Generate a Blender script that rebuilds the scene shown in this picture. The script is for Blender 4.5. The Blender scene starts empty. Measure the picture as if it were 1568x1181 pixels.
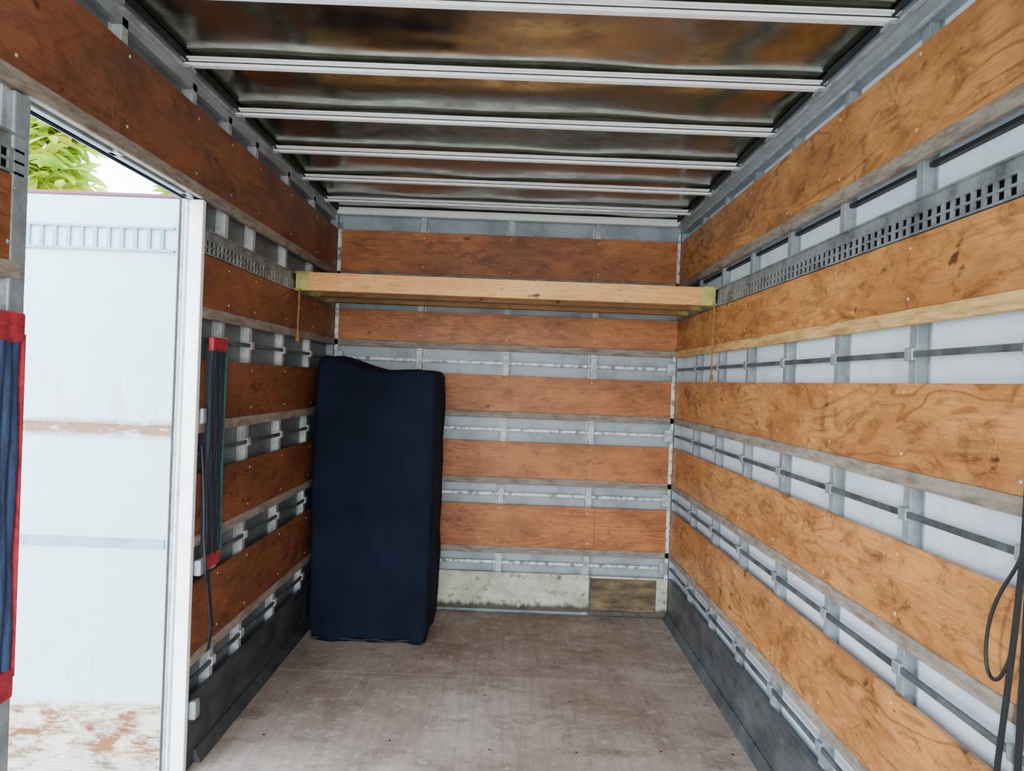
import bpy, bmesh, math, random
from mathutils import Vector, Matrix
from mathutils import noise as mnoise
random.seed(7)
S = bpy.context.scene

# ------------------------------------------------------------------ dims
XR, XL, YB = 1.06, -1.165, 5.0
YN = -0.9            # rear (open) end of the box
ZC = 2.585           # ceiling sheet
CAMZ = 1.505
D0, D1 = 1.83, 2.84  # side door opening along the left wall
DZ = 2.13            # opening top

# ------------------------------------------------------------------ materials
def new_mat(name):
    m = bpy.data.materials.new(name); m.use_nodes = True
    nt = m.node_tree; b = nt.nodes['Principled BSDF']
    return m, nt, b
def N(nt, t, **kw):
    n = nt.nodes.new(t)
    for k, v in kw.items(): setattr(n, k, v)
    return n
def lin(c):
    return tuple(((v/255)/12.92 if v/255 <= .04045 else ((v/255+.055)/1.055)**2.4) for v in c)+(1,)
def coords(nt, scale=(1,1,1), loc=(0,0,0), rot=(0,0,0)):
    tc = N(nt,'ShaderNodeTexCoord'); mp = N(nt,'ShaderNodeMapping')
    mp.inputs['Scale'].default_value = scale; mp.inputs['Location'].default_value = loc
    mp.inputs['Rotation'].default_value = rot
    nt.links.new(tc.outputs['Object'], mp.inputs['Vector']); return mp.outputs['Vector']
def noise(nt, vec, scale, detail=4, rough=.55, dist=0):
    n = N(nt,'ShaderNodeTexNoise'); n.inputs['Scale'].default_value=scale
    n.inputs['Detail'].default_value=detail; n.inputs['Roughness'].default_value=rough
    n.inputs['Distortion'].default_value=dist
    nt.links.new(vec, n.inputs['Vector']); return n.outputs['Fac']
def ramp(nt, fac, stops):
    r = N(nt,'ShaderNodeValToRGB'); e = r.color_ramp.elements
    while len(e) < len(stops): e.new(.5)
    for el,(p,c) in zip(e,stops): el.position=p; el.color=c
    nt.links.new(fac, r.inputs['Fac']); return r.outputs['Color']
def mix(nt, fac, a, b, mode='MIX'):
    m = N(nt,'ShaderNodeMix', data_type='RGBA', blend_type=mode)
    for sock,v in ((0,fac),(6,a),(7,b)):
        if hasattr(v,'is_linked'): nt.links.new(v, m.inputs[sock])
        else: m.inputs[sock].default_value = v
    return m.outputs[2]
def mth(nt,op,a,b_=None):
    n=N(nt,'ShaderNodeMath',operation=op)
    for i,v in enumerate((a,b_)):
        if v is None: continue
        if hasattr(v,'is_linked'): nt.links.new(v,n.inputs[i])
        else: n.inputs[i].default_value=v
    return n.outputs[0]
def bump(nt, b, fac, strength=.2, dist=.01):
    bp = N(nt,'ShaderNodeBump'); bp.inputs['Strength'].default_value=strength
    bp.inputs['Distance'].default_value=dist
    nt.links.new(fac,bp.inputs['Height']); nt.links.new(bp.outputs['Normal'], b.inputs['Normal'])
G=lambda v:(v,v,v,1)

def ply(name, light, dark, grain=14, loc=(0,0,0), rough=.5, zs=4.2, ringamt=.55, stain=.6, scuff=.5, grey=.35):
    m,nt,b = new_mat(name)
    v1 = coords(nt,(1,1,zs),loc)
    n1 = noise(nt, v1, 1.25, 2.5, .5, .5)
    si = mth(nt,'SINE',mth(nt,'MULTIPLY',n1,grain*6.28))
    rings = ramp(nt, si, [(0.0,G(0)),(.6,G(.15)),(1,G(1))])
    vm = coords(nt,(1,1,2),(loc[0]+7,loc[1],loc[2])); nm = noise(nt,vm,2.1,3,.6)
    rings = mth(nt,'MULTIPLY',rings,ramp(nt,nm,[(.38,G(.12)),(.62,G(1))]))
    v2 = coords(nt,(2.4,2.4,55),loc); n2 = noise(nt, v2, 2.5, 6, .7)
    v3 = coords(nt,(1,1,2.2),loc);  n3 = noise(nt, v3, 2.3, 6, .68)
    base = mix(nt, ramp(nt,n2,[(.35,G(0)),(.66,G(1))]), lin(light), lin([int(.70*a+.30*c) for a,c in zip(light,dark)]))
    blot = mix(nt, ramp(nt,n3,[(.40,G(0)),(.64,G(1))]), base, lin([int(.42*a+.58*c) for a,c in zip(light,dark)]))
    c = mix(nt, mth(nt,'MULTIPLY',rings,ringamt), blot, lin(dark))
    # dark weather stains
    v6 = coords(nt,(1.3,1.3,3.0),(loc[0]+3,loc[1]+3,loc[2])); n6 = noise(nt, v6, 5, 8, .75,.6)
    sf = ramp(nt,n6,[(.51,G(0)),(.68,G(stain))])
    c = mix(nt, sf, c, lin([int(v*.60) for v in dark]))
    # greyed weathering
    v7 = coords(nt,(1,1,5),(loc[0]+9,loc[1]+1,loc[2])); n7 = noise(nt, v7, 3.2, 8, .75,.4)
    c = mix(nt, ramp(nt,n7,[(.53,G(0)),(.72,G(grey))]), c, lin([int(.5*a+.5*g) for a,g in zip(light,(132,118,104))]))
    # knots
    v4 = coords(nt,(1,1,1.6),loc); n4 = noise(nt, v4, 11, 3, .5)
    c = mix(nt, ramp(nt,n4,[(.67,G(0)),(.74,G(.85))]), c, lin((50,30,20)))
    # pale scratches, roughly diagonal
    v5 = coords(nt,(1.2,1.2,16),loc,(.5,.0,.0)); n5 = noise(nt, v5, 5, 6, .75,.3)
    c = mix(nt, ramp(nt,n5,[(.64,G(0)),(.73,G(scuff))]), c, lin((220,204,180)))
    nt.links.new(c,b.inputs['Base Color']); b.inputs['Roughness'].default_value=rough
    b.inputs['Specular IOR Level'].default_value=.35
    bump(nt,b,n2,.15,.002)
    return m

def dirty(name, base, dirt, scale=6, lo=.45, hi=.7, rough=.6, metal=0, stretch=(1,1,1), amount=1.0, spec=.5, bmp=.1):
    m,nt,b = new_mat(name)
    v = coords(nt,stretch); n = noise(nt,v,scale,7,.65)
    c = mix(nt, ramp(nt,n,[(lo,G(0)),(hi,G(amount))]), lin(base), lin(dirt))
    nt.links.new(c,b.inputs['Base Color'])
    b.inputs['Roughness'].default_value=rough; b.inputs['Metallic'].default_value=metal
    b.inputs['Specular IOR Level'].default_value=spec
    if bmp: bump(nt,b,n,bmp,.004)
    return m

M = {}
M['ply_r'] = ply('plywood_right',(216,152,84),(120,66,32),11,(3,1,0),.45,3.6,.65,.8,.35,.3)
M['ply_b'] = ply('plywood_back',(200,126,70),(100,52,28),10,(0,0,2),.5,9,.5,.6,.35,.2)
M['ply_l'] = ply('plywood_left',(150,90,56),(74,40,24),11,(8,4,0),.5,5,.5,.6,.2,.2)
M['ledge'] = dirty('dusty_ledge_wood',(150,141,130),(98,82,66),9,.4,.7,.85,0,(1,1,5))
M['ledge_wood'] = dirty('bare_ledge_wood',(216,178,114),(156,110,60),7,.4,.7,.7,0,(1,1,8))
M['skin_r'] = dirty('lit_white_skin_right',(220,234,246),(180,196,208),3,.5,.8,.42)  # lit copy of the wall skin, bluish daylight put into its white
M['skin_l'] = dirty('shaded_skin_left',(104,114,120),(70,76,78),3,.45,.8,.45)  # same skin on the left, its shade put into the grey
M['skin_b'] = dirty('shaded_skin_back',(156,170,176),(106,116,118),4,.45,.75,.45)  # same skin at the back, greyed to carry the dimmer light there
M['galv'] = dirty('galvanised_steel',(186,192,194),(110,114,114),14,.4,.68,.5,.2,(1,1,1),.85)
M['galv_r'] = dirty('galvanised_posts_dull',(148,158,164),(96,102,104),14,.4,.7,.5,.2,(1,1,1),.8)
M['track'] = dirty('worn_track_steel',(146,154,158),(80,82,80),12,.4,.68,.45,.3,(1,1,1),.9)
M['alu'] = dirty('aluminium_rail',(98,104,108),(46,48,50),10,.40,.66,.5,.3,(1,1,1),.9)  # rail grey, darkened so it also carries the recess shadow lines
M['alu_b'] = dirty('scraped_white_rail',(218,222,220),(84,84,82),16,.47,.60,.5,.1,(1.5,1,1),.9)
M['bow'] = dirty('white_roof_bow',(248,250,250),(212,212,206),8,.5,.8,.35,.0,(1,1,1),.6)
M['dark'] = dirty('near_black_fill',(18,19,20),(8,8,8),8)
M['kick'] = dirty('scuffed_grey_kickplate',(92,97,101),(56,58,60),5,.34,.66,.5,.15,(1,1,2))
M['kick_l'] = dirty('dark_grey_kickplate',(70,75,79),(38,40,42),5,.36,.66,.5,.1,(1,1,2))
M['outside'] = dirty('truck_outer_paint',(225,228,228),(190,190,188),2)
M['cornice'] = dirty('grey_top_rail',(154,162,166),(98,102,104),5,.45,.75,.4,.2,(1,1,1),.7)

# ceiling sheet
m,nt,b = new_mat('polished_ceiling_sheet')
v = coords(nt,(.8,1.5,1)); n = noise(nt,v,1.5,1.5,.5,.3)
v2 = coords(nt,(3,3,1)); n2 = noise(nt,v2,3,6,.7)
b.inputs['Metallic'].default_value=1
c = mix(nt, ramp(nt,n2,[(.35,G(0)),(.75,G(1))]), lin((178,180,170)), lin((122,120,106)))
nt.links.new(c,b.inputs['Base Color'])
nt.links.new(ramp(nt,n2,[(.4,G(.14)),(.8,G(.30))]), b.inputs['Roughness'])
bump(nt,b,n,.4,.04)
M['ceil']=m

# floor
m,nt,b = new_mat('worn_wood_floor')
va=coords(nt,(1,1,1)); 
n1=noise(nt,va,1.6,6,.62,.3); vb=coords(nt,(30,1.1,1)); n2=noise(nt,vb,1.6,6,.7)
n3=noise(nt,va,15,7,.75); vc=coords(nt,(1.0,1.5,1),(5,2,0)); n4=noise(nt,vc,3.6,10,.82,.4)
vd=coords(nt,(1,1,1),(2,9,0)); n5=noise(nt,vd,26,6,.8,.3)
c=mix(nt,ramp(nt,n1,[(.35,G(0)),(.65,G(1))]),lin((174,160,150)),lin((134,114,101)))
c=mix(nt,ramp(nt,n2,[(.45,G(0)),(.72,G(.4))]),c,lin((104,86,75)))
c=mix(nt,ramp(nt,n4,[(.50,G(0)),(.66,G(.65))]),c,lin((84,68,58)))
c=mix(nt,ramp(nt,n3,[(.54,G(0)),(.68,G(.55))]),c,lin((198,189,181)))
c=mix(nt,ramp(nt,n5,[(.62,G(0)),(.71,G(.7))]),c,lin((60,50,44)))
nt.links.new(c,b.inputs['Base Color']); b.inputs['Roughness'].default_value=.72
b.inputs['Specular IOR Level'].default_value=.3
bump(nt,b,n3,.2,.004)
M['floor']=m

# mildewed kick board
m,nt,b = new_mat('mildewed_white_board')
va=coords(nt,(1,1,1.4)); n1=noise(nt,va,4,7,.7,.5); n2=noise(nt,va,13,6,.7); vb=coords(nt,(9,1,1)); n3=noise(nt,vb,2,4,.6)
c=mix(nt,ramp(nt,n1,[(.4,G(0)),(.7,G(1))]),lin((206,208,190)),lin((140,148,122)))
c=mix(nt,ramp(nt,n2,[(.54,G(0)),(.66,G(.85))]),c,lin((74,78,60)))
tc=N(nt,'ShaderNodeTexCoord'); sx=N(nt,'ShaderNodeSeparateXYZ'); nt.links.new(tc.outputs['Object'],sx.inputs[0])
zz=N(nt,'ShaderNodeMath',operation='MULTIPLY_ADD'); nt.links.new(n3,zz.inputs[0]); zz.inputs[1].default_value=-.09
nt.links.new(sx.outputs['Z'],zz.inputs[2])
c=mix(nt,ramp(nt,zz.outputs[0],[(.0,G(.9)),(.03,G(0))]),c,lin((48,42,36)))
nt.links.new(c,b.inputs['Base Color']); b.inputs['Roughness'].default_value=.8
M['mildew']=m
M['stained'] = dirty('water_stained_plywood',(132,112,82),(66,58,44),6,.35,.62,.8,0,(1,1,3))

# door skin with rust streaks
m,nt,b = new_mat('weathered_white_door')
va=coords(nt,(1,1,1)); n1=noise(nt,va,5,7,.7,.4)
tc=N(nt,'ShaderNodeTexCoord'); sx=N(nt,'ShaderNodeSeparateXYZ'); nt.links.new(tc.outputs['Object'],sx.inputs[0])
base=mix(nt,ramp(nt,n1,[(.45,G(0)),(.8,G(.5))]),lin((182,210,226)),lin((160,182,194)))
def zband(z0,z1,f):
    mr=N(nt,'ShaderNodeMapRange'); mr.inputs['From Min'].default_value=z0-f; mr.inputs['From Max'].default_value=z0
    nt.links.new(sx.outputs['Z'],mr.inputs['Value'])
    mr2=N(nt,'ShaderNodeMapRange'); mr2.inputs['From Min'].default_value=z1+f; mr2.inputs['From Max'].default_value=z1
    nt.links.new(sx.outputs['Z'],mr2.inputs['Value'])
    return mth(nt,'MULTIPLY',mr.outputs[0],mr2.outputs[0])
vb=coords(nt,(1,1,3)); n2=noise(nt,vb,7,8,.75,.3); vc=coords(nt,(6,1,.7)); n3=noise(nt,vc,4,6,.7)
for (z0,z1,f,lo,am,col,nn) in ((1.27,1.42,.10,.50,.4,(160,130,104),n3),(1.255,1.285,.03,.36,1.0,(128,92,66),n2),
                            (-.05,.23,.03,.26,.55,(196,160,104),n2),(.05,.22,.03,.46,1.0,(112,66,28),n2),
                            (.22,.40,.10,.52,.45,(160,120,80),n3),(-.05,.03,.02,.48,.8,(80,54,36),n2)):
    rr=ramp(nt,nn,[(lo,G(0)),(lo+.12,G(am))])
    base=mix(nt,mth(nt,'MULTIPLY',zband(z0,z1,f),rr),base,lin(col))
nt.links.new(base,b.inputs['Base Color']); b.inputs['Roughness'].default_value=.5
M['door']=m

M['rubber']=dirty('black_rubber',(30,34,36),(60,62,62),10,.5,.8,.7)
M['doorstrip']=dirty('door_strip_paint',(128,164,182),(104,130,142),6)
M['rust']=dirty('rusty_dark_trim',(104,74,90),(110,60,44),12,.4,.7,.8)
M['pine']=ply('pine_beam',(244,196,128),(200,122,66),16,(1,0,5),.6,9,.75,.15,.2,.1)
M['pine2']=ply('pine_beam_dull',(164,122,78),(108,70,42),16,(4,0,5),.6,9,.6,.3,.2)
M['brk']=dirty('yellow_zinc_bracket',(180,172,92),(110,106,76),9,.4,.7,.4,.4)
M['red']=dirty('red_webbing',(176,42,56),(104,26,36),30,.4,.7,.8)
M['blueweb']=dirty('blue_webbing',(46,66,100),(24,34,54),60,.4,.7,.85,0,(1,1,.2))
M['darkweb']=dirty('dark_webbing',(28,36,50),(18,20,26),60,.4,.7,.85)
M['green']=dirty('green_webbing_edge',(30,80,70),(20,54,46),30,.4,.7,.85)
M['black']=dirty('black_cord',(14,14,15),(24,24,24),30,.4,.7,.6)
M['yellow']=dirty('yellow_webbing',(150,112,52),(110,80,40),30,.4,.7,.8)
M['screw']=dirty('screw_head',(214,214,208),(160,160,155),20,.4,.7,.4,.4)
m,nt,b=new_mat('navy_fabric')
va=coords(nt); n1=noise(nt,va,3,4,.6); n2=noise(nt,va,260,2,.5)
c=mix(nt,ramp(nt,n1,[(.35,G(0)),(.7,G(1))]),lin((18,26,44)),lin((12,18,31)))
nt.links.new(c,b.inputs['Base Color']); b.inputs['Roughness'].default_value=.9
b.inputs['Specular IOR Level'].default_value=.15
bump(nt,b,n2,.15,.001); M['navy']=m
M['navyseam']=dirty('navy_piping',(8,11,22),(6,9,16),30)
M['conc']=dirty('concrete_yard',(192,188,178),(164,158,146),1.2,.4,.7,.9)
M['bark']=dirty('bark',(96,78,58),(60,48,36),9,.4,.7,.9)
m,nt,b=new_mat('leaf'); va=coords(nt); n1=noise(nt,va,2.2,3,.6)
c=mix(nt,ramp(nt,n1,[(.35,G(0)),(.65,G(1))]),lin((104,150,32)),lin((196,200,60)))
nt.links.new(c,b.inputs['Base Color']); b.inputs['Roughness'].default_value=.45
tr=N(nt,'ShaderNodeBsdfTranslucent'); nt.links.new(c,tr.inputs['Color'])
ms=N(nt,'ShaderNodeMixShader'); ms.inputs[0].default_value=.45
out=nt.nodes['Material Output']; nt.links.new(b.outputs[0],ms.inputs[1]); nt.links.new(tr.outputs[0],ms.inputs[2]); nt.links.new(ms.outputs[0],out.inputs['Surface'])
M['leaf']=m

# ------------------------------------------------------------------ helpers
def empty(name):
    e=bpy.data.objects.new(name,None); e.empty_display_size=.2; S.collection.objects.link(e); return e
def finish(bm,name,mat,parent=None,bev=0,smooth=False):
    me=bpy.data.meshes.new(name); bmesh.ops.recalc_face_normals(bm,faces=bm.faces); bm.to_mesh(me); bm.free()
    o=bpy.data.objects.new(name,me); S.collection.objects.link(o)
    me.materials.append(mat)
    if parent: o.parent=parent
    if bev:
        md=o.modifiers.new('bevel','BEVEL'); md.width=bev; md.segments=2; md.limit_method='ANGLE'
    if smooth:
        for p in me.polygons: p.use_smooth=True
    return o
def addbox(bm,b,mi=0):
    x0,x1,y0,y1,z0,z1=b
    if x0>x1:x0,x1=x1,x0
    if y0>y1:y0,y1=y1,y0
    vs=[bm.verts.new(p) for p in ((x0,y0,z0),(x1,y0,z0),(x1,y1,z0),(x0,y1,z0),(x0,y0,z1),(x1,y0,z1),(x1,y1,z1),(x0,y1,z1))]
    for f in ((0,3,2,1),(4,5,6,7),(0,1,5,4),(1,2,6,5),(2,3,7,6),(3,0,4,7)):
        bm.faces.new([vs[i] for i in f]).material_index=mi
def boxes(name,lst,mat,parent=None,bev=0):
    bm=bmesh.new()
    for b in lst: addbox(bm,b)
    return finish(bm,name,mat,parent,bev)
def W(side,u0,u1,z0,z1,w0,w1):
    if side=='R': return (XR+w0,XR+w1,u0,u1,z0,z1)
    if side=='L': return (XL-w1,XL-w0,u0,u1,z0,z1)
    return (u0,u1,YB+w0,YB+w1,z0,z1)
def disc(bm,c,axis,r,h=.003,n=8):
    ax={'R':Vector((-1,0,0)),'L':Vector((1,0,0)),'B':Vector((0,-1,0))}[axis]
    up=Vector((0,0,1)); s=ax.cross(up)
    c=Vector(c)
    ring=[bm.verts.new(c+ax*h*.4+(s*math.cos(a)+up*math.sin(a))*r) for a in [2*math.pi*i/n for i in range(n)]]
    ring0=[bm.verts.new(v.co-ax*h*.6) for v in ring]
    top=bm.verts.new(c+ax*h)
    for i in range(n):
        bm.faces.new((ring[i],ring[(i+1)%n],top)); bm.faces.new((ring0[i],ring0[(i+1)%n],ring[(i+1)%n],ring[i]))
def curve(name,pts,r,mat,parent=None,flat=None):
    cu=bpy.data.curves.new(name,'CURVE'); cu.dimensions='3D'; cu.bevel_depth=r; cu.bevel_resolution=3; cu.resolution_u=12
    sp=cu.splines.new('NURBS'); sp.points.add(len(pts)-1)
    for p,c in zip(sp.points,pts): p.co=(*c,1)
    sp.use_endpoint_u=True; sp.order_u=4
    o=bpy.data.objects.new(name,cu); S.collection.objects.link(o); cu.materials.append(mat)
    if parent:o.parent=parent
    return o
def ribbon(name,pts,wvec,th,mat,parent=None):
    bm=bmesh.new(); w=Vector(wvec)*.5; rings=[]
    for i,p in enumerate(pts):
        p=Vector(p); a=Vector(pts[max(i-1,0)]); c=Vector(pts[min(i+1,len(pts)-1)])
        t=(c-a).normalized(); n=t.cross(w).normalized()*th*.5
        rings.append([bm.verts.new(p+q) for q in (-w-n,w-n,w+n,-w+n)])
    for r0,r1 in zip(rings,rings[1:]):
        for i in range(4): bm.faces.new((r0[i],r0[(i+1)%4],r1[(i+1)%4],r1[i]))
    bm.faces.new(rings[0]); bm.faces.new(rings[-1])
    return finish(bm,name,mat,parent)

ROWS=[(2.446,2.18,2.135),(1.935,1.74,1.697),(1.540,1.308,1.265),(1.112,.88,.838),(.704,.432,.39)]
TRACK=(1.938,1.996)
RECESS=[(1.540,1.697),(1.112,1.265),(.704,.838),(.262,.39)]
KICK=.262

# ------------------------------------------------------------------ walls
def build_wall(side,name,segs,posts,ply_m,seams,full,skinm,railm,postm,rh,ch):
    E=empty(name)
    e0=.062 if side=='B' else 0; e1=.075 if side!='B' else .062
    def ext(s): return (s[0]-e0, s[1]+(e1 if s[1]==full[1] else 0))
    fs=ext(full)
    skin=[W(side,fs[0],fs[1],DZ,ZC+.034,.05,.062)]
    outer=[W(side,fs[0],fs[1],DZ,ZC+.034,.0625,.075)]
    for s in segs:
        s=ext(s)
        skin.append(W(side,s[0],s[1],-.06,DZ,.05,.062)); outer.append(W(side,s[0],s[1],-.15,DZ,.0625,.075))
    boxes('skin',skin,skinm,E); boxes('outer_skin',outer,M['outside'],E)
    pl=[];led=[];ledw=[];screws=bmesh.new()
    for ri,(t,bt,lb) in enumerate(ROWS):
        rs=[full] if ri==0 else segs
        sm=seams.get(ri,seams.get('all',[]))
        for s in rs:
            cuts=[s[0]]+[c for c in sm if s[0]<c<s[1]]+[s[1]]
            for a,c in zip(cuts,cuts[1:]): pl.append(W(side,a+.0007,c-.0007,bt,t,0,.014))
            (ledw if (ri==1 and side=='R') else led).append(W(side,s[0],s[1],lb,bt-.0005,-.004,.02))
            for p in posts:
                if s[0]+.02<p<s[1]-.02:
                    for z in (t-.03,bt+.035):
                        zz=z+random.uniform(-.008,.008); pp=p+random.uniform(-.01,.01)
                        c={'R':(XR,pp,zz),'L':(XL,pp,zz),'B':(pp,YB,zz)}[side]
                        disc(screws,c,side,.005)
    boxes('plywood_panels',pl,ply_m,E,.001)
    boxes('dusty_ledges',led,M['ledge'],E,.004)
    if ledw: boxes('bare_wood_ledge',ledw,M['ledge_wood'],E,.004)
    finish(screws,'screw_heads',M['screw'],E)
    pb=[]
    for p in posts:
        low = 0 if any(s[0]<=p<=s[1] for s in segs) else DZ
        pb.append(W(side,p-.019,p+.019,low,ZC-.03,.016,.05))
        pb.append(W(side,p-.032,p+.032,low,ZC-.03,.047,.0505))
    boxes('wall_posts',pb,postm,E,.003)
    rb=[];cl=[]
    for (a,c) in RECESS:
        zm=(a+c)/2
        for s in segs:
            rb.append(W(side,s[0],s[1],zm-rh,zm+rh,.006,.016))
            for p in posts:
                if s[0]<p<s[1]: cl.append(W(side,p-.021,p+.021,zm-ch,zm+ch,.003,.018))
    boxes('tie_rails',rb,railm,E,.002)
    boxes('tie_rail_clips',cl,postm,E,.003)
    return E

postsR=[5.0-.487*k for k in range(1,13)]
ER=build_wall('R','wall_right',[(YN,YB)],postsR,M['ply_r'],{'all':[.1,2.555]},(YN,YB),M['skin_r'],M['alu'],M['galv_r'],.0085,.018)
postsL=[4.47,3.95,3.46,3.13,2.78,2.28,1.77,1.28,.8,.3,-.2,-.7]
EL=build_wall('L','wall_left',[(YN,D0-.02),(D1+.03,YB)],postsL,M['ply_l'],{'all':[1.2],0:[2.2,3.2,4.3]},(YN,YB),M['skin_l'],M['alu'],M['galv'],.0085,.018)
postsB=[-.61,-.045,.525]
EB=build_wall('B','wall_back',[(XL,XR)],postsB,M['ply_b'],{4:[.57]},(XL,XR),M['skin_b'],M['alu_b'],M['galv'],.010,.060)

boxes('kick_plate',[W('R',YN,YB,0,KICK,.0,.02)],M['kick'],ER,.004)
boxes('kick_plate',[W('L',YN,D0-.02,0,KICK,.0,.02),W('L',D1+.03,YB,0,KICK,.0,.02)],M['kick_l'],EL,.004)
boxes('kick_board',[W('B',XL,.55,.02,KICK,.0,.02)],M['mildew'],EB,.004)
boxes('stained_kick_board',[W('B',.56,.985,.035,.245,-.003,.018)],M['stained'],EB,.004)
boxes('kick_frame',[W('B',.555,XR,.246,.260,-.004,.02),W('B',.555,XR,0.005,.034,-.004,.02),W('B',.985,XR-.002,.02,.26,-.012,.0)],M['mildew'],EB,.003)
# solid corner columns closing the cavity between back and side walls
boxes('corner_column',[(XR+.004,XR+.049,YB-.004,YB+.049,-.05,ZC),(XL-.049,XL-.004,YB-.004,YB+.049,-.05,ZC)],M['skin_b'],EB)
boxes('corner_angle',[W('B',XR-.026,XR-.003,.03,1.70,-.004,-.001),W('B',XR-.022,XR-.003,1.98,2.5,-.004,-.001),
                      W('B',XL+.003,XL+.026,.03,2.5,-.004,-.001)],M['alu_b'],EB)
cb=[]
for (a,c) in RECESS:
    zm=(a+c)/2
    cb.append(W('B',XR-.06,XR-.004,zm-.04,zm+.04,-.010,-.004)); cb.append(W('B',XL+.004,XL+.06,zm-.04,zm+.04,-.010,-.004))
boxes('corner_clips',cb,M['galv'],EB,.004)
def prism(name,prof,y0,y1,mat,parent,bev=0):
    bm=bmesh.new(); a=[bm.verts.new((x,y0,z)) for x,z in prof]; b_=[bm.verts.new((x,y1,z)) for x,z in prof]
    n=len(prof); bm.faces.new(a); bm.faces.new(b_[::-1])
    for i in range(n): bm.faces.new((a[i],a[(i+1)%n],b_[(i+1)%n],b_[i]))
    return finish(bm,name,mat,parent,bev)
prism('floor_angle',[(XR-.001,.001),(XR-.03,.001),(XR-.028,.006),(XR-.006,.05),(XR-.001,.05)],YN,YB-.02,M['kick'],ER)
prism('floor_angle',[(XL+.001,.001),(XL+.03,.001),(XL+.028,.006),(XL+.006,.05),(XL+.001,.05)],D1+.1,YB-.02,M['kick_l'],EL)

def track(side,segs,E):
    fr=[];bk=[]
    z0,z1=TRACK; h=z1-z0
    for s in segs:
        bk.append(W(side,s[0],s[1],z0+.002,z1-.002,.012,.015))
        for a,c in ((0,.006),(h/2-.003,h/2+.003),(h-.006,h)): fr.append(W(side,s[0],s[1],z0+a,z0+c,-.002,.006))
        u=s[0]+.01
        while u<s[1]-.03:
            fr.append(W(side,u,u+.015,z0+.005,z0+h/2-.002,-.001,.005))
            fr.append(W(side,u,u+.015,z0+h/2+.002,z0+h-.005,-.001,.005)); u+=.042
        fr.append(W(side,s[0],s[1],z1,z1+.032,.004,.012))
        fr.append(W(side,s[0],s[1],z1+.030,z1+.036,-.003,.03))
    boxes('logistic_track',fr,M['track'],E); boxes('logistic_track_dark_backing',bk,M['dark'],E)  # dark sheet behind the bars stands in for shade inside the holes
track('R',[(YN,YB-.02)],ER); track('L',[(YN,D0-.02),(D1+.03,YB-.02)],EL)
boxes('recess_dark_line',[W('R',YN,YB,2.118,2.130,.03,.049)],M['dark'],ER)  # thin dark strip on the skin just below the top ledge

# ------------------------------------------------------------------ floor
F=empty('floor')
boxes('deck_boards',[(XL,XR,YN,3.898,-.03,0),(XL,XR,3.901,YB,-.03,0)],M['floor'],F,.0008)
boxes('subfloor',[(XL-.06,XR+.06,YN,YB+.06,-.12,-.031)],M['dark'],F)
bm=bmesh.new()
for x in (-1.0,-.45,-.05,.30,.7,.98):
    for k in range(8):
        y=1.2+k*.49+random.uniform(-.03,.03)
        c=Vector((x+random.uniform(-.03,.03),y,.0)); r=.006
        ring=[bm.verts.new(c+Vector((math.cos(a)*r,math.sin(a)*r,.001))) for a in [2*math.pi*i/8 for i in range(8)]]
        bm.faces.new(ring)
finish(bm,'deck_screws',M['dark'],F)

# ------------------------------------------------------------------ ceiling
C=empty('ceiling')
CL,CR=XL-.012,XR-.018
bm=bmesh.new()
nx,ny=60,150
grid=[[bm.verts.new((CL-.03+(CR-CL+.06)*i/nx, YN+(YB-YN)*j/ny, ZC+.007*mnoise.noise(Vector((i*.09,j*.13,0)))+.004)) for i in range(nx+1)] for j in range(ny+1)]
for j in range(ny):
    for i in range(nx): bm.faces.new((grid[j][i],grid[j][i+1],grid[j+1][i+1],grid[j+1][i]))
finish(bm,'roof_sheet',M['ceil'],C,0,True)
boxes('roof_outer',[(XL-.075,XR+.075,YN,YB+.075,ZC+.034,ZC+.05)],M['outside'],C)
bows=[4.68-.5*k for k in range(0,11)]
bl=[];fl=[];ds=[]
for y in bows:
    bl.append((CL,CR,y-.016,y+.016,ZC-.032,ZC-.006))
    fl.append((CL,CR,y-.036,y+.036,ZC-.014,ZC-.0085))
    ds.append((CL,CR,y-.0175,y-.0155,ZC-.022,ZC-.018))
boxes('roof_bows',bl,M['bow'],C,.004); boxes('bow_flanges',fl,M['bow'],C,.001)
boxes('bow_dark_lines',ds,M['rubber'],C)  # thin dark strips along the bow fronts
boxes('bow_end_plates',[(CR-.03,CR+.004,y-.03,y+.03,ZC-.045,ZC-.034) for y in bows]+[(CL-.004,CL+.03,y-.03,y+.03,ZC-.045,ZC-.034) for y in bows],M['cornice'],C,.002)
prism('cornice_right',[(CR,ZC-.04),(CR-.002,ZC+.0),(XR+.049,ZC+.02),(XR+.049,2.505),(XR+.003,2.505),(XR+.001,2.53)],YN,YB,M['cornice'],C)
prism('cornice_left',[(CL,ZC-.04),(CL+.002,ZC),(XL-.049,ZC+.02),(XL-.049,2.505),(XL-.016,2.505),(XL-.016,2.53)],YN,YB,M['cornice'],C)
boxes('cornice_lip',[(CR-.012,CR,YN,YB,ZC-.046,ZC-.038),(XR-.006,XR+.003,YN,YB,2.497,2.506),(CL,CL+.012,YN,YB,ZC-.046,ZC-.038)],M['galv'],C)
boxes('cornice_back',[(XL,XR,YB-.04,YB+.04,ZC-.035,ZC+.0),(XL,XR,YB-.045,YB-.0,ZC-.045,ZC-.036)],M['bow'],C,.003)
boxes('roof_edge_seal',[(CR-.02,CR-.013,YN,YB,ZC-.02,ZC-.001),(CL+.013,CL+.02,YN,YB,ZC-.02,ZC-.001)],M['rubber'],C)

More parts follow.
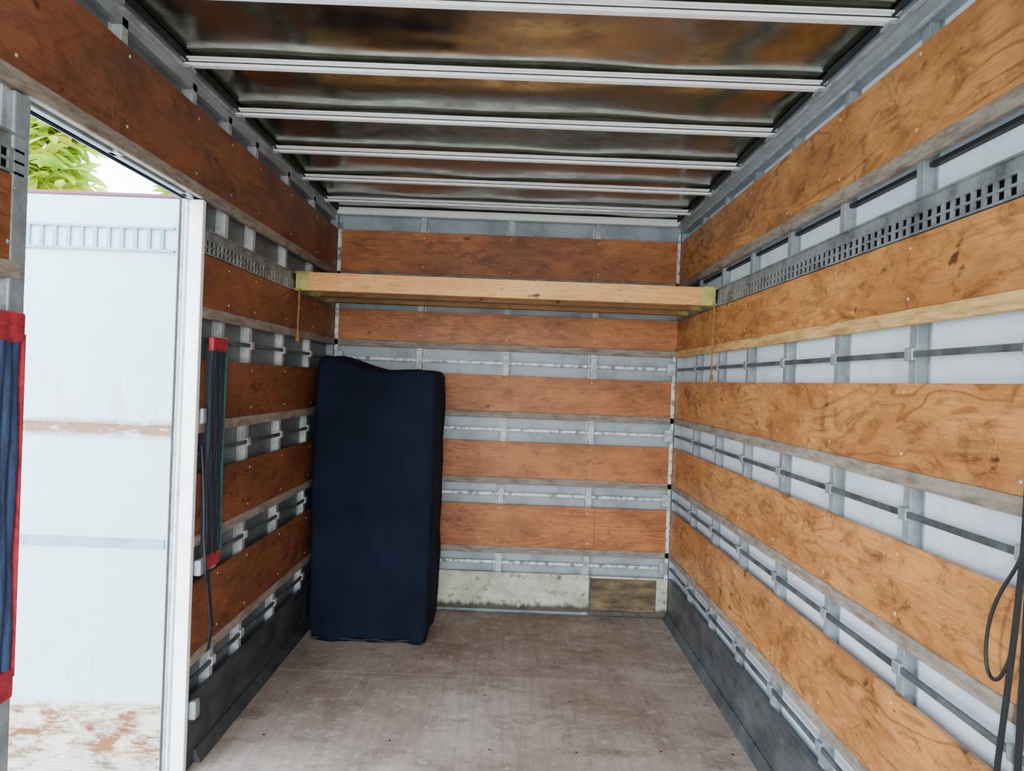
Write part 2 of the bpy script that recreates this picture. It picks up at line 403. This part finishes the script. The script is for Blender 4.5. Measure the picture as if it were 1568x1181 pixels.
# ------------------------------------------------------------------ door frame + open side door
DF=empty('trim_1')
boxes('far_jamb',[(XL-.046,XL+.004,D1,D1+.03,0,DZ)],M['bow'],DF,.004)
boxes('far_jamb_channel',[(XL-.062,XL-.047,D1+.012,D1+.03,0,DZ)],M['galv_r'],DF,.002)
boxes('near_jamb',[(XL-.075,XL+.002,D0-.06,D0,0,DZ)],M['galv_r'],DF,.005)
boxes('head_rail',[(XL-.075,XL-.03,D0,D1,DZ,DZ+.04)],M['galv_r'],DF,.003)
boxes('latch_keeps',[(XL-.0,XL+.03,D1+.032,D1+.08,.73,.79),(XL-.0,XL+.03,D1+.032,D1+.08,.19,.26),(XL,XL+.02,D1+.032,D1+.07,1.30,1.36)],M['galv_r'],DF,.008)
curve('latch_cord',[(XL+.01,D1+.05,1.22),(XL+.035,D1+.04,1.0),(XL+.02,D1+.06,.85),(XL+.05,D1+.04,.77),(XL+.03,D1+.07,.70)],.005,M['black'],DF)

DO=empty('door_1')
DX0,DX1=-1.268,-2.27; DY=D1+.045
boxes('leaf_panel',[(DX1,DX0,DY,DY+.04,-.05,2.14)],M['door'],DO,.004)
boxes('leaf_top_trim',[(DX1-.004,DX0+.004,DY-.006,DY+.046,2.14,2.153)],M['rust'],DO,.003)
boxes('edge_gasket',[(DX0+.001,DX0+.010,DY-.004,DY+.045,-.05,2.15),(DX0+.026,DX0+.036,DY-.004,DY+.03,-.05,2.15)],M['rubber'],DO,.002)
boxes('edge_extrusion',[(DX0+.011,DX0+.025,DY-.008,DY+.045,-.05,2.15)],M['galv_r'],DO,.003)
boxes('middle_strip',[(DX1,DX0-.01,DY-.008,DY,.825,.862)],M['doorstrip'],DO,.002)
boxes('bottom_ribs',[(DX1,DX0-.01,DY-.006,DY,z,z+.01) for z in (.225,.13,.03,.0,-.03)]+[(DX1,DX0-.01,DY-.003,DY,1.285,1.292)],M['door'],DO,.002)
boxes('track_strip',[(DX1,DX0-.01,DY-.012,DY,z,z+h) for z,h in ((2.02,.010),(1.935,.010))]+
      [(DX0-.05-k*.05,DX0-.066-k*.05,DY-.010,DY,1.94,2.022) for k in range(19)],M['doorstrip'],DO,.001)

# ------------------------------------------------------------------ beams
def beam(y,z0,z1,th,mat):
    E=empty('wooden_crossbeam')
    boxes('timber',[(XL+.045,XR-.045,y,y+th,z0,z1)],mat,E,.003)
    for sx,x in ((1,XL),(-1,XR)):
        bm=bmesh.new(); a=x+sx*.004
        prof=[(a,z1-.012),(a+sx*.02,z1+.003),(a+sx*.07,z1+.003),(a+sx*.085,z0+.03),(a+sx*.06,z0-.004),(a+sx*.02,z0-.004),(a,z0+.012)]
        for yy0,yy1 in ((y-.004,y-.001),(y+th+.001,y+th+.004)):
            f0=[bm.verts.new((p[0],yy0,p[1])) for p in prof]; f1=[bm.verts.new((p[0],yy1,p[1])) for p in prof]
            bm.faces.new(f0); bm.faces.new(f1[::-1])
            for i in range(len(prof)): bm.faces.new((f0[i],f0[(i+1)%7],f1[(i+1)%7],f1[i]))
        addbox(bm,(a,a+sx*.06,y-.004,y+th+.004,z0-.005,z0-.001))
        addbox(bm,(a,a+sx*.04,y-.004,y+th+.004,z1+.001,z1+.004))
        addbox(bm,(a,a+sx*.006,y-.004,y+th+.004,z0-.005,z1+.004))
        addbox(bm,(a+sx*.03,a+sx*.045,y-.009,y-.004,z0+.04,z0+.055))
        finish(bm,'end_bracket',M['brk'],E)
    return E
beam(4.05,1.942,2.038,.045,M['pine'])
beam(4.34,1.945,2.03,.09,M['pine2'])
beam(4.66,1.945,2.03,.09,M['pine2'])
for x,zb in ((XL+.035,1.72),(XR-.02,1.58)):
    E=empty('hanging_yellow_strap')
    ribbon('webbing',[(x,4.03,1.95),(x+.002,4.03,1.85),(x-.002,4.03,1.76),(x,4.03,zb)],(.008,0,0),.002,M['yellow'],E)
    boxes('hook',[(x-.009,x+.009,4.024,4.036,zb-.05,zb)],M['yellow'],E,.003)

# ------------------------------------------------------------------ navy covered piece
E=empty('navy_fabric_covered_cabinet')
bm=bmesh.new(); bmesh.ops.create_cube(bm,size=2)
bmesh.ops.subdivide_edges(bm,edges=bm.edges,cuts=44,use_grid_fill=True)
cx,cy,hx,hy,H=-.765,4.64,.335,.29,1.54
for v in bm.verts:
    x,y,z=v.co
    X,Y,Z=x*hx,y*hy,(z*.5+.5)*H
    r=.04
    def rnd(a,b,ha,hb):
        da=abs(a)-(ha-r); db=abs(b)-(hb-r)
        if da>0 and db>0:
            L=math.hypot(da,db)
            if L>r: da*=r/L; db*=r/L
            return math.copysign(ha-r+da,a),math.copysign(hb-r+db,b)
        return a,b
    X,Y=rnd(X,Y,hx,hy)
    if Z>H/2:
        X,q=rnd(X,Z-H/2,hx,H/2); Z=q+H/2
        Y,q=rnd(Y,Z-H/2,hy,H/2); Z=q+H/2
    t=Z/H
    n=mnoise.noise(Vector((X*3+5,Y*3,Z*1.6)))
    n2=mnoise.noise(Vector((X*9+Z*4,Y*7,Z*2.5+9)))
    n3=mnoise.noise(Vector((X*16,Y*16,Z*1.2+3)))
    if abs(x)>.9: X+=math.copysign(.018*n+.010*n2,x)
    if abs(y)>.9:
        Y+=.02*n+.012*n2+.014*n3*max(0,.35-t)/.35
        Y+=.009*math.sin((X*.8+Z*1.0)*22)*max(0,n+.1)
    X*=1+.02*math.sin(math.pi*t)
    if x<0: X-=.03*max(0,1-abs(t-.45)*2.4)*(.5+.5*y)
    if Z>H*.8:
        k=(Z-H*.8)/(H*.2)
        left=max(0,(-X/hx+.30)/1.3)
        Z+=k*(.085*left**1.5*(.7+.3*(Y/hy*.5+.5)) - .008*math.cos(X*13)+.010*n2)
    if t<.06: X*=1-.04*(1-t/.06)+.02*n
    if t<.12: Y+= -.012*(1-t/.12)*(.5+math.sin(X*26))
    v.co=(max(X+cx,XL+.012),min(Y+cy,YB-.012),max(Z,0)+.003)
finish(bm,'fitted_cover',M['navy'],E,0,True)
pts=[(cx+hx*.96*a,cy-hy-.008-.006*math.sin(cx+hx*a*26),.014+.005*math.sin(a*11)) for a in [-1+.1*i for i in range(21)]]
curve('hem_piping',pts,.006,M['navyseam'],E)

# ------------------------------------------------------------------ strap barriers
def barrier(y0,y1,z0,z1,body,edge,sag=0,cap=.07,prot=.022):
    E=empty('webbing_strap_bundle'); x=XL+.012; n=7; w=(y1-y0)/n
    bm=bmesh.new()
    for i in range(n):
        yc=y0+(i+.5)*w; segs=14; rings=[]
        for j in range(segs+1):
            z=z0+.04+(z1-z0-.08)*j/segs; b=sag*math.sin(math.pi*j/segs)
            off=.003*math.sin(i*2.1+j*.9)
            rings.append([bm.verts.new((x+.004+prot*.7*math.sin(a)+off, yc+b+math.cos(a)*w*.49, z)) for a in [math.pi*k/5 for k in range(6)]])
        for r0,r1 in zip(rings,rings[1:]):
            for k in range(5): bm.faces.new((r0[k],r0[k+1],r1[k+1],r1[k]))
    finish(bm,'folded_webbing',body,E,0,True)
    boxes('end_caps',[(x-.004,x+prot,y0-.004,y1+.004,z1-cap,z1),(x-.004,x+prot,y0-.004,y1+.004,z0,z0+cap)],M['red'],E,.007)
    ribbon('edge_binding',[(x+.012,y1+.002+sag*math.sin(math.pi*t/8),z0+.05+(z1-z0-.1)*t/8) for t in range(9)],(.02,0,0),.004,edge,E)
    boxes('backing_strip',[(x-.011,x+.004,y0,y1,z0+.03,z1-.03)],M['darkweb'],E)
    return E
barrier(1.58,1.785,.725,1.62,M['blueweb'],M['red'],0,.07)
barrier(2.925,3.06,.74,1.63,M['darkweb'],M['green'],-.012,.055,.018)
E=empty('loose_dark_strap')
ribbon('webbing',[(XL+.03,2.94,.74),(XL+.035,2.95,.65),(XL+.05,2.95,.52),(XL+.03,2.97,.42)],(.0,.03,0),.003,M['darkweb'],E)

# ------------------------------------------------------------------ black strap on right wall
E=empty('black_strap_and_cord')
x=XR-.018
curve('cord_loop',[(x,1.545,1.22),(x,1.555,1.18),(x-.006,1.60,1.12),(x-.008,1.635,1.05),(x-.008,1.648,.98),(x-.008,1.64,.925),(x-.008,1.61,.91),(x-.005,1.585,.94),(x,1.57,1.0)],.004,M['black'],E)
ribbon('strap',[(x,1.545,1.36),(x,1.55,1.2),(x-.003,1.56,1.05),(x-.005,1.575,.9),(x-.005,1.595,.75),(x-.005,1.60,.45)],(0,.018,.0),.003,M['black'],E)
ribbon('strap_fold',[(x+.005,1.53,1.5),(x+.004,1.535,1.2),(x+.002,1.54,.9),(x+.002,1.55,.45)],(0,.02,.0),.003,M['black'],E)

# ------------------------------------------------------------------ outside
boxes('ground',[(-40,40,-40,40,-1.15,-1.05)],M['conc'])
def tree(cx,cy,h,blobs,nleaf,L0=.26,L1=.4):
    E=empty('leafy_tree')
    top=Vector((cx,cy,h*.55))
    curve('trunk',[(cx,cy,-1.06),(cx+.1,cy,0),(cx-.05,cy+.1,h*.3),tuple(top)],.12,M['bark'],E)
    for i,bb in enumerate(blobs):
        curve('branch_%d'%i,[tuple(top-Vector((0,0,.4))),tuple((top+Vector(bb[:3]))/2+Vector((0,0,.2))),bb[:3]],.022,M['bark'],E)
    bm=bmesh.new()
    for (bx,by,bz,br) in blobs:
        for k in range(int(nleaf*br)+3):
            c=Vector((bx,by,bz))+Vector([random.gauss(0,1) for _ in range(3)])*br*.42
            ax=Vector((random.gauss(0,.5),random.gauss(0,.5),random.gauss(.3,.5))).normalized()
            for q in range(7):
                d=Vector((math.cos(q*.9),math.sin(q*.9),random.uniform(-.7,.5)))
                d=(d+ax*.3).normalized(); L=random.uniform(L0,L1); wd=L*.15
                s=(d.cross(Vector((0,0,1))).normalized()+Vector((0,0,random.uniform(-.8,.8)))).normalized()*wd; dr=Vector((0,0,-L*.2))
                p=[c, c+d*L*.35+s, c+d*L*.35-s, c+d*L*.75+s*.8+dr*.5, c+d*L*.75-s*.8+dr*.5, c+d*L+dr, c+d*L*.35+Vector((0,0,-.008)), c+d*L*.75+dr*.5+Vector((0,0,-.01))]
                vs=[bm.verts.new(a) for a in p]
                for f in ((0,1,6),(0,6,2),(1,3,7,6),(6,7,4,2),(3,5,7),(7,5,4)): bm.faces.new([vs[i] for i in f])
    finish(bm,'leaves',M['leaf'],E)
    return E
tree(-6.4,8.8,4.6,[(-4.95,8,3.95,.5),(-4.75,8.0,3.6,.35),(-5.4,8.1,4.5,.6),(-5.8,8.3,3.4,.7),(-6.2,8.6,4.8,.8),(-6.8,8.8,3.9,.8),(-5.0,8,3.3,.4),(-4.8,8.1,4.1,.35)],46)
tree(-4.2,9.2,4.2,[(-4.1,9.2,3.75,.26),(-3.9,9.2,3.6,.22),(-4.4,9.3,3.1,.4)],44,.2,.32)

# ------------------------------------------------------------------ world / light
w=bpy.data.worlds.new('daylight'); S.world=w; w.use_nodes=True; nt=w.node_tree
bg=nt.nodes['Background']
tc=N(nt,'ShaderNodeTexCoord'); sx=N(nt,'ShaderNodeSeparateXYZ'); nt.links.new(tc.outputs['Generated'],sx.inputs[0])
r=ramp(nt,sx.outputs['Z'],[(0,(.97,.97,.97,1)),(.35,(.82,.92,1,1)),(1,(.58,.77,1,1))])
nt.links.new(r,bg.inputs['Color']); bg.inputs['Strength'].default_value=14.5
def portal(name,loc,rot,sx_,sy_):
    L=bpy.data.lights.new(name,'AREA'); L.shape='RECTANGLE'; L.size=sx_; L.size_y=sy_; L.cycles.is_portal=True
    o=bpy.data.objects.new(name,L); o.location=loc; o.rotation_euler=rot; S.collection.objects.link(o)
portal('sky_portal_rear',((XL+XR)/2,YN-.02,1.28),(math.radians(90),0,0),XR-XL,2.6)
portal('sky_portal_side',(XL-.09,(D0+D1)/2,DZ/2),(math.radians(90),0,math.radians(-90)),D1-D0,DZ)

# ------------------------------------------------------------------ camera
cd=bpy.data.cameras.new('camera'); cam=bpy.data.objects.new('camera',cd); S.collection.objects.link(cam)
cd.sensor_width=36; cd.lens=1180/1568*36; cd.clip_start=.02
cam.matrix_world=Matrix.Translation((0,0,CAMZ))@Matrix.Rotation(math.radians(90-.32),4,'X')@Matrix.Rotation(math.radians(2.2),4,'Z')
S.camera=cam
